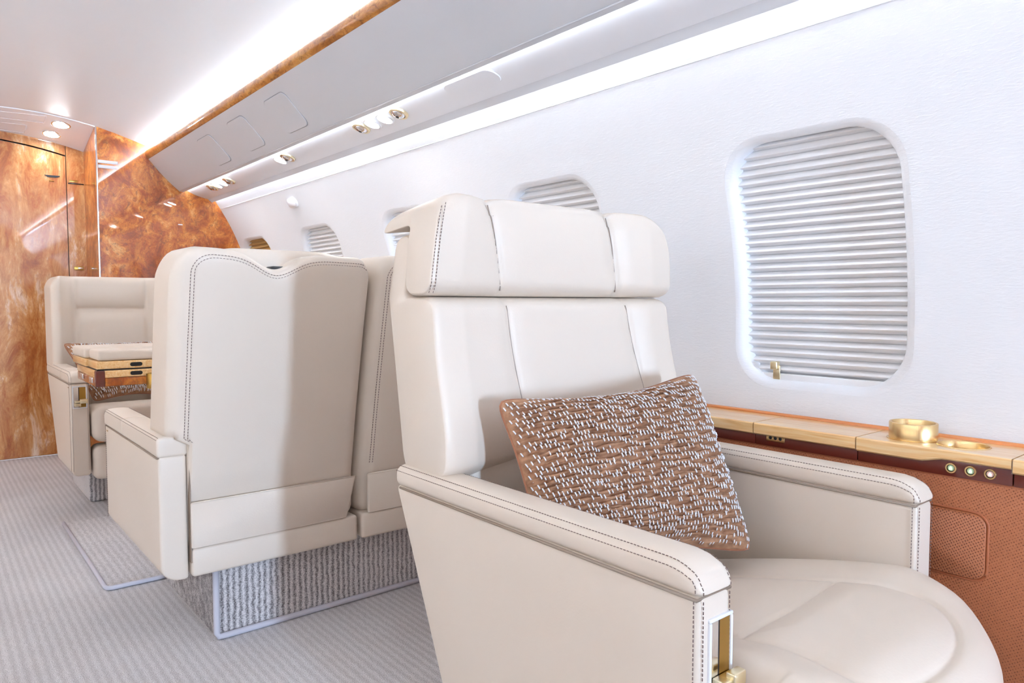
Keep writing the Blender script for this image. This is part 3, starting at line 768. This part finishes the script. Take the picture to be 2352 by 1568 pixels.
# seat cushion
seamR = [(1.145, .90), (1.155, .66), (1.165, .565), (1.185, .48), (1.178, .425), (1.13, .375), (1.06, .346), (.98, .336), (.90, .348)]
seamL = [(.90, .90), (.872, .66), (.862, .552), (.876, .46), (.862, .40), (.875, .362), (.90, .348)]
seamX = [(.862, .552), (1.0, .548), (1.165, .565)]
def chaikin(p, n=3):
    for _ in range(n):
        q = [p[0]]
        for (a, b), (c, d) in zip(p, p[1:]): q += [(a * .75 + c * .25, b * .75 + d * .25), (a * .25 + c * .75, b * .25 + d * .75)]
        p = q + [p[-1]]
    return p
seamR = chaikin(seamR, 2); seamL = chaikin(seamL, 2)
def front_y(x): return .290 + .165 * (abs(x - 1.0) / .33) ** 2.1
def cush(x, y, z):
    zb, ztp = .27, .425
    t = (z - zb) / (ztp - zb)
    # plan: front edge bowed
    v = (y - .29) / (1.06 - .29)
    fy = front_y(x); y2 = fy + (1.06 - fy) * v
    # top surface: dips toward the back, rolls over the nose
    if t > .3:
        wgt = min(1, (t - .3) / .5)
        dz = -.105 * max(0, (y2 - .50) / .42) ** 1.25 if y2 > .5 else 0
        dz += .012 * (1 - ((x - XC) / .28) ** 2)
        d = y2 - fy
        if d < .10: dz -= .035 * (1 - d / .10) ** 2
        e = min(x - (XLi + .004), (XRi - .004) - x)
        if y2 > .45 and e < .05: dz -= .010 * (1 - max(0, e) / .05) ** 2
        g = max(bump1(seg_dist(x, y2, seamR), .0055), bump1(seg_dist(x, y2, seamL), .0055), bump1(seg_dist(x, y2, seamX), .0055) * (1 if .862 < x < 1.168 else 0))
        g2 = max(bump1(seg_dist(x, y2, seamR), .035), bump1(seg_dist(x, y2, seamL), .035), bump1(seg_dist(x, y2, seamX), .030) if .862 < x < 1.168 else 0)
        dz -= .0050 * g + .007 * g2
        if x > 1.15: dz += .006 * bump1(x - 1.25, .05)
        z += dz * wgt
    # bulge of the nose and taper towards the bottom
    y2 += .075 * max(0, .75 - t) ** 1.3 * (1 - v)
    x = XC + (x - XC) * (1 + .0 * t)
    return (x, y2, z)
cu = obj('seat_cushion', rb(XLi + .004, XRi - .004, .29, 1.06, .27, .425, .035, (170, 200, 10), cush, 6), 'leather', s1)
# seam under the nose, with stitches
nose = [(x, front_y(x) + .0035, .345) for x in [XLi + .03 + (XRi - XLi - .06) * i / 50 for i in range(51)]]
for off in (-.006, .006):
    pass
tag(obj('nose_stitching', join(*[stitches([(x, y - .002, z + o) for x, y, z in nose], (0, -1, 0), .006, .004, .0012, .001) for o in (-.006, .006)]), 'thread', cu), kind='stuff')
obj('leg_rest', rb(XLi + .03, XRi - .03, .36, .52, .13, .285, .03, (6, 2, 2)), 'leather', s1)

# backrest: front pad with two vertical seams
def half_w(z):      # half width of the back by height
    t = max(0, min(1, (z - .55) / .34)); return .342 - .014 * t - .018 * max(0, min(1, (z - .893) / .12))
def seam_x(z, right):
    t = (z - .65) / .24
    return (1.285 - .045 * t) if right else (.925 - .028 * t)
def backfn(x, y, z):
    u = (x - XC) / .35
    x2 = XC + .010 - .022 * min(1, (z - .55) / .33) + u * half_w(z)
    if y > 1.15: y -= .042 * (1 - min(1, (z - .55) / .34)) * (y - 1.15) / .09
    fr = min(1, max(0, (1.20 - y) / .09))
    lean = -.055 * bump1(z - .62, .13) * 1.0
    # concave centre between bolsters, puffed panels
    y += fr * (.022 * (1 - min(1, abs(u) * 1.25) ** 3) - .004) + fr * lean * .55
    g = bump1(x2 - seam_x(z, True), .006) + bump1(x2 - seam_x(z, False), .006) * .7
    g2 = bump1(x2 - seam_x(z, True), .028) + bump1(x2 - seam_x(z, False), .028)
    y += fr * (.005 * g + .008 * g2)
    if .865 < z: y += fr * .010 * min(1, (z - .865) / .025) ** 2
    if z < .58: y += fr * .012 * ((.58 - z) / .03)
    return (x2, y, z)
bprof = densify(smooth_poly([(1.083, .550), (1.083, .892), (1.177, .892), (1.178, 1.014), (1.239, 1.010), (1.240, .86), (1.240, .550)], [.045, .03, .010, .03, .03, .05, .045], 6), .0065)
bk = obj('backrest', loft_x(bprof, XC - .35, XC + .35, .018, 130, backfn, 5, .006), 'leather', s1, angle=70)
def edge_path(off, z0, z1):
    out = []
    for i in range(40):
        z = z0 + (z1 - z0) * i / 39
        hw = half_w(z) + .003; lean = -.055 * bump1(z - .62, .13) * .55
        out.append((XC + .010 - .022 * min(1, (z - .55) / .33) - hw + .0055 + off, 1.083 + .0085 - off * .35 + lean * .92, z))
    return out
# headrest, side profile like an upside-down L hooked over the shell
hprof = densify(smooth_poly([(1.082, .893), (1.076, 1.00), (1.086, 1.088), (1.16, 1.082), (1.262, 1.066), (1.274, 1.020), (1.172, 1.036), (1.166, .893)], [.03, .04, .04, .05, .028, .022, .014, .03], 6), .006)
def headfn(x, y, z):
    u = (x - XC) / .338
    t = (z - .893) / .195
    x2 = XC - .010 + (x - XC) * (1 - .075 * max(0, t) ** 1.6)
    if z > 1.0: z -= .030 * max(0, (abs(u) - .80) / .20) ** 2 * (z - 1.0) / .088
    fr = min(1, max(0, (1.15 - y) / .06)) * (1 if z < 1.08 else .6)
    sr = XC - .010 + (.183 - .035 * t); sl = XC - .010 - (.147 + .040 * t)
    y += fr * (.024 * (1 - min(1, abs(u) * 1.25) ** 3) - .004)
    g = bump1(x2 - sr, .006) + bump1(x2 - sl, .006); g2 = bump1(x2 - sr, .030) + bump1(x2 - sl, .030)
    y += fr * (.006 * g + .010 * g2)
    if z > 1.05: z -= .004 * g + .004 * g2
    if z < .92: y += fr * .010 * ((.92 - z) / .027) ** 2
    return (x2, y, z)
hr = obj('headrest', loft_x(hprof, XC - .338, XC + .338, .016, 130, headfn, 5, .006), 'leather', s1, angle=70)
obj('lower_back', rb(XLi + .003, XRi - .003, 1.075, 1.19, .30, .60, .03, (4, 2, 4)), 'leather', s1)
# dark stitched-in seam lines between the padded panels
for right in (True, False):
    path = []
    for i in range(40):
        z = .60 + .275 * i / 39; c_ = XC + .010 - .022 * min(1, (z - .55) / .33)
        x_, y_, z_ = backfn(XC + .35 * (seam_x(z, right) - c_) / half_w(z), 1.083, z); path.append((x_, y_ - .0002, z_))
    obj('panel_seam', tube(path, .0011, k=6), 'seam_soft', bk)
    path = []
    for i in range(44):
        z = .905 + .172 * i / 43; t = (z - .893) / .195; k_ = 1 - .075 * max(0, t) ** 1.6
        sx_ = (.183 - .035 * t) if right else -(.147 + .040 * t)
        yy = 1.082 - .006 * min(1, t / .55) + .010 * max(0, (t - .55) / .45) ** 2
        x_, y_, z_ = headfn(XC + sx_ / k_, yy, z); path.append((x_, y_ + .0004, z_))
    obj('panel_seam', tube(path, .0013, k=6), 'seam_soft', hr)
# twin stitching on the left and right front edges of back and headrest
st = []
for off in (0.0, .006):
    st.append(stitches(edge_path(off, .575, .878), (-.75, -.65, 0), .006, .0042, .0012, .0016))
tag(obj('back_stitching', join(*st), 'thread', bk), kind='stuff')
st = []
for off in (.0035, .010):
    path = []
    for i in range(50):
        z = .90 + .178 * i / 49; t = (z - .893) / .195
        yy = 1.082 - .006 * math.sin(min(1, t / .55) * math.pi / 2) + (.004 * max(0, t - .6) / .4)
        u0 = -.338 + off
        path.append(headfn(XC + u0, yy + max(0, .006 - off * .55), z))
    st.append(stitches(path, (-.7, -.7, 0), .006, .0042, .0012, .0018))
tag(obj('headrest_stitching', join(*st), 'thread', hr), kind='stuff')

# ------------------------------------------------------------------ quilted cushions
def cushion(name, label, TL, TR, BR, BL, T, nu, nv, rows, per_row, group, off=1.0):
    TL, TR, BR, BL = map(Vector, (TL, TR, BR, BL))
    ctr = (TL + TR + BR + BL) / 4
    N = ((TR - BL).cross(TL - BR)).normalized()
    if N.y > 0: N = -N                                    # towards the viewer's side of the seat
    root = thing(name, tuple((BL + BR) / 2), label, 'cushion', group)
    rnd = random.Random(3)
    ph = [rnd.uniform(0, 6.28) for _ in range(200)]
    def surf(u, v, s, detail=True):
        p = TL.lerp(TR, u).lerp(BL.lerp(BR, u), v)
        a, b = 2 * u - 1, 2 * v - 1
        p = p + (ctr - p) * (.17 * (1 - a * a) * b * b + .07 * (1 - b * b) * a * a)
        p = p + (ctr - p) * (.055 * (a * a * b * b) ** 6)
        h = (max(0, 1 - a ** 4) * max(0, 1 - b ** 4)) ** .68
        d = T * h * s
        if detail and s > 0:
            r = v * rows
            wob = .55 * math.sin(u * 23 + ph[int(r) % 200]) + .35 * math.sin(u * 57 + 2 * ph[(int(r) + 3) % 200])
            d += .0068 * math.sin(2 * math.pi * (r + wob * .28)) * min(1, h * 2)
        return p + N * d, h
    def grid(s):
        V = []; Fc = []
        for j in range(nv + 1):
            for i in range(nu + 1): V.append(tuple(surf(i / nu, j / nv, s)[0]))
        for j in range(nv):
            for i in range(nu): a = j * (nu + 1) + i; Fc.append((a, a + 1, a + nu + 2, a + nu + 1))
        return V, Fc
    fr = obj('quilted_front', grid(1), 'velvet', root)
    obj('back_panel', grid(-.8), 'velvet_back', root)
    edge = [surf(i / 40, 0, 1)[0] for i in range(41)] + [surf(1, i / 30, 1)[0] for i in range(1, 31)] + [surf(1 - i / 40, 1, 1)[0] for i in range(1, 41)] + [surf(0, 1 - i / 30, 1)[0] for i in range(1, 30)]
    obj('edge_seam', tube(edge, .0022, True, 6), 'velvet_back', root)
    out = []
    for r in range(rows):
        for c in range(per_row):
            if rnd.random() < .16: continue
            grp = ((c + 3 * (r % 2)) // 5) % 2
            u = (c + .5 + .5 * (r % 2) + rnd.uniform(-.16, .16)) / per_row
            wob = .55 * math.sin(u * 23 + ph[r % 200]) + .35 * math.sin(u * 57 + 2 * ph[(r + 3) % 200])
            v = (r + .27 - .28 * wob + (.16 if grp else -.06) + rnd.uniform(-.04, .04)) / rows
            if not (.004 < u < .994 and .012 < v < .988): continue
            p, h = surf(u, v, 1); p0, _ = surf(u, v - .015, 1, False); q, _ = surf(u + .004, v + .015, 1, False); q = p + (q - p0)
            out.append(dash(p + N * .0004, q - p, N, .0084 * off, .0021 * off, .0022))
    tag(obj('yarn_stitches', join(*out), 'yarn', fr), kind='stuff')
    return root
cushion('throw_cushion', 'brown velvet cushion with white yarn stitches on the nearest armchair',
        (.782, 1.000, .712), (1.318, .965, .730), (1.212, .745, .405), (.790, .885, .420), .066, 190, 140, 30, 58, 'quilted brown cushions')

# ------------------------------------------------------------------ pair of seats seen from behind
SX0, SX1 = .425, .950
def back_seat(label, arm=True):
    t = thing('cabin_seat', (SX0, 1.85, 0), label, 'seat', 'seats seen from behind')
    if arm: armrest(t, SX0, SX0 + .070, 2.49, 1.85, .20, .508, .556, 1, split=2.235, bevel=.008, nose=.03, roll=.05, crisp=True)
    def top_z(x):
        u = (x - .445) / (.950 - .445)
        z = 1.012 - .042 * bump1(u - .46, .125) + .0 * u
        z -= .040 * max(0, (.10 - u) / .10) ** 2 + .035 * max(0, (u - .90) / .10) ** 2 + .012 * u
        return z
    def fn(x, y, z):
        u = (x - .445) / .505; tz = (z - .27) / (1.0 - .27)
        z2 = .27 + (top_z(x) - .27) * tz if z > .3 else z
        lean = -.13 * max(0, (z2 - .38) / .62) ** 1.15
        y2 = y + lean
        rear = min(1, max(0, (2.0 - y) / .1))
        y2 += rear * (-.012 * (1 - (2 * u - 1) ** 4) * min(1, max(0, (z2 - .35) / .1)))
        # left edge panel set back by the piping seam
        if u < .10: y2 += rear * .010 * ((.10 - u) / .10)
        y2 += rear * .004 * bump1(u - .065, .012)
        if arm and z2 < .55 and x < .50: x = .50 + (x - .50) * .15
        return (x, y2, z2)
    bk_ = obj('backrest', rb(.445, .947, 1.858, 2.06, .27, 1.0, .035, (60, 6, 40), fn, 6), 'leather', t)
    st_ = []
    for o in (0.0, .007):
        path = [Vector(fn(.445 + .036 + o, 1.8578, (.54 if arm else .42) + (.40 if arm else .52) * i / 40)) for i in range(41)]
        path += [Vector(fn(.481 + o + .045 * (1 - math.cos(b * math.pi / 20)), 1.8578 + .003 * b / 10, .94 + (.042 - o) * math.sin(b * math.pi / 20))) for b in range(1, 11)]
        path += [Vector(fn(.528 + o + .39 * i / 60, 1.861, .982 - o)) for i in range(1, 61)]
        path = [p_ + Vector((0, -.0008, 0)) for p_ in path]
        st_.append(stitches(path, (0, -1, 0.1), .0075, .005, .0014, .0016))
    tag(obj('stitching', join(*st_), 'thread', bk_), kind='stuff')
    # headrest cushion beyond the dip; a black block stands in for the hollow's shade
    obj('headrest', rb(.515, .935, 1.80, 1.93, .80, 1.018, .04, (20, 4, 6), lambda x, y, z: (x, y, z - .030 * max(0, (abs(x - .725) - .10) / .11) ** 2 * (1 if z > .95 else 0)), 6), 'leather', t)
    obj('hollow_shade', rb(.672, .735, 1.752, 1.80, .945, .972, .01), 'black', t)
    # literature pocket with slanted right side
    pv = [(.500, .278), (.916, .278), (.944, .392), (.497, .392)]
    V = [(x, 1.838 + (.006 if z > .35 else 0) - .016 * 1, z) for x, z in pv]
    xp = .497 if arm else .470
    pk = smooth_poly([(xp, .276), (.912, .276), (.941, .390), (xp, .390)], .004, 3)
    po = obj('magazine_pocket', plate([(a - .72, b - .333) for a, b in pk], (.72, 1.849, .333), (1, 0, 0), (0, .0, 1), .008, .003), 'leather', t, angle=50)
    obj('pocket_edge', tube([(xp + .001, 1.8415, .390), (.940, 1.8415, .390)], .002, k=6), 'leather', po)
    obj('skirt', rb(.497 if arm else .449, .947, 1.843, 2.40, .203, .276, .010, (4, 4, 2)), 'leather', t)
    if arm: obj('side_gap', box(.4955, .4985, 1.846, 1.86, .24, .50), 'seam', t, smooth=False)
    obj('seat_cushion', rb(.500 if arm else .450, .945, 1.95, 2.50, .28, .435, .03, (4, 4, 2)), 'leather', t)
    return t
s2 = back_seat('cream leather seat seen from behind with a magazine pocket, on the aisle')
s2b = back_seat('placeholder', False); s2b.location.x += .511; s2b.scale.x = .97
s2b['label'] = 'second cream seat seen from behind, between its twin and the nearest armchair'
# carpeted plinth under the pair
pl = thing('seat_plinth', (.95, 2.2, 0), 'grey carpeted plinth with light piping under the pair of seats', 'plinth')
obj('plinth_body', rb(.573, 1.44, 1.912, 2.42, 0, .199, .006, (1, 1, 1)), 'carpet_plinth', pl)
obj('piping', tube([(.571, 1.908, .19)] + [(.571, 1.907, .10), (.571, 1.907, .02), (.576, 1.906, .009), (.60, 1.9055, .0085), (1.0, 1.9055, .0085), (1.44, 1.9055, .0085)], .0085), 'piping', pl)
# bound carpet mat reaching out under the seats
mt = thing('carpet_mat', (.9, 2.9, 0), 'grey carpet mat with a bound edge beside the seat plinth', 'mat')
obj('mat_body', rb(.415, 1.44, 2.452, 3.30, .0005, .009, .003), 'carpet', mt)
obj('bound_edge', tube([(.412, 3.30, .008), (.412, 2.47, .008), (.416, 2.456, .008), (.428, 2.450, .008), (.57, 2.449, .008), (1.44, 2.449, .008)], .0072), 'piping', mt)

# ------------------------------------------------------------------ far seat facing the viewer
FX0, FX1 = .458, .990
s3 = thing('cabin_seat', ((FX0 + FX1) / 2, 3.7, 0), 'far cream leather seat facing us in front of the wood partition', 'seat')
armrest(s3, FX0, FX0 + .075, 3.40, 4.06, .165, .548, .596, -1, slope=.26, split=3.62, bevel=.012, nose=.05, roll=.03, slot=(FX0 + .016, FX0 + .060, .452, .535))
obj('armrest', rb(FX1 - .075, FX1, 3.40, 4.05, .165, .585, .02, (2, 4, 3)), 'leather', s3)
obj('seat_cushion', rb(FX0 + .078, FX1 - .078, 3.36, 4.0, .30, .450, .04, (6, 8, 3), lambda x, y, z: (x, y, z - (.06 * max(0, (y - 3.5) / .5) if z > .38 else 0))), 'leather', s3)
obj('leg_rest', rb(FX0 + .080, FX1 - .080, 3.385, 3.50, .14, .285, .03, (4, 2, 2)), 'leather', s3)
def far_back(x, y, z):
    u = (x - (FX0 + FX1) / 2) / .265
    fr = min(1, max(0, (4.08 - y) / .12)); a = abs(u)
    y += .10 * (z - .56)                               # reclined
    y += fr * (.055 * (1 - min(1, max(0, (a - .55) / .30)) ** 2) - .03)
    y += fr * (.012 * bump1(a - .60, .05) + (.010 * bump1(z - .852, .010) + .014 * bump1(z - .852, .035)) * (1 if a < .58 else 0))
    z -= .030 * max(0, (a - .80) / .20) ** 2 * min(1, max(0, (z - .80) / .2))
    return (x - .012 * (z - .56) * u, y, z)
obj('backrest', rb(FX0 + .006, FX1 - .006, 3.90, 4.13, .560, 1.008, .035, (70, 5, 60), far_back, 6), 'leather', s3)
obj('lower_back', rb(FX0 + .080, FX1 - .080, 3.97, 4.12, .30, .62, .03, (2, 2, 2)), 'leather', s3)
obj('pedestal', rb(.55, .93, 3.6, 4.05, .0, .17, .015), 'carpet_plinth', s3)
cushion('throw_cushion', 'brown cushion with white stitches on the far seat, partly behind the table',
        (.484, 3.76, .704), (.930, 3.84, .700), (.905, 3.60, .448), (.572, 3.57, .448), .050, 90, 70, 22, 40, 'quilted brown cushions', 1.7)

# ------------------------------------------------------------------ folding table between the seats
TX, TY0, TY1 = .468, 2.86, 3.24
tb = thing('folding_table', (TX + .4, 3.05, .58), 'folded burl and maple wood table with cream leather pads between the seats', 'table')
obj('table_body', rb(TX, 1.44, TY0, TY1, .586, .616, .003, k=2), 'burl', tb)
obj('lower_leaf', rb(TX - .001, 1.44, TY0 - .004, TY1 + .002, .6165, .6425, .004, k=3), 'maple', tb)
obj('corner_post', rb(TX - .002, TX + .028, TY0 - .006, TY0 + .02, .586, .6425, .003, k=2), 'oxblood', tb)
obj('leaf_gap', box(TX + .004, 1.43, TY0, TY1, .6425, .6475), 'black', tb, smooth=False)
u1 = obj('upper_leaf', rb(TX + .002, 1.44, TY0 - .004, TY0 + .165, .6475, .6755, .004, k=3), 'maple', tb)
u2 = obj('upper_leaf', rb(TX - .006, 1.44, TY0 + .175, TY1 + .06, .6475, .6755, .004, k=3), 'maple', tb)
obj('leather_pad', rb(TX + .006, 1.42, TY0 - .004, TY0 + .160, .677, .714, .010, (6, 4, 1)), 'leather', u1)
obj('leather_pad', rb(TX - .008, 1.42, TY0 + .178, TY1 + .06, .677, .714, .010, (6, 4, 1)), 'leather', u2)
for z in (.661, .6295):
    obj('latch', plate(rrect(.040, .014, .0068), (TX + .128, TY0 - .0042, z), (1, 0, 0), (0, 0, 1), .0016, .0006), 'black', tb, angle=40)
for y in (TY0 + .07, TY0 + .26):
    hg = obj('hinge', join(*[rb(TX - .0075, TX + .001, y + o - .010, y + o + .010, .597, .617, .003, k=2) for o in (-.0215, 0, .0215)]), 'chrome', tb)
obj('cup_rim', ring(TX + .185, TY0 - .045, .034, .031, .575, .628), 'gold_dark', tb, angle=40)
obj('support_arm', rb(1.30, 1.44, TY0 + .06, TY1 - .06, .30, .588, .01), 'burl', tb)
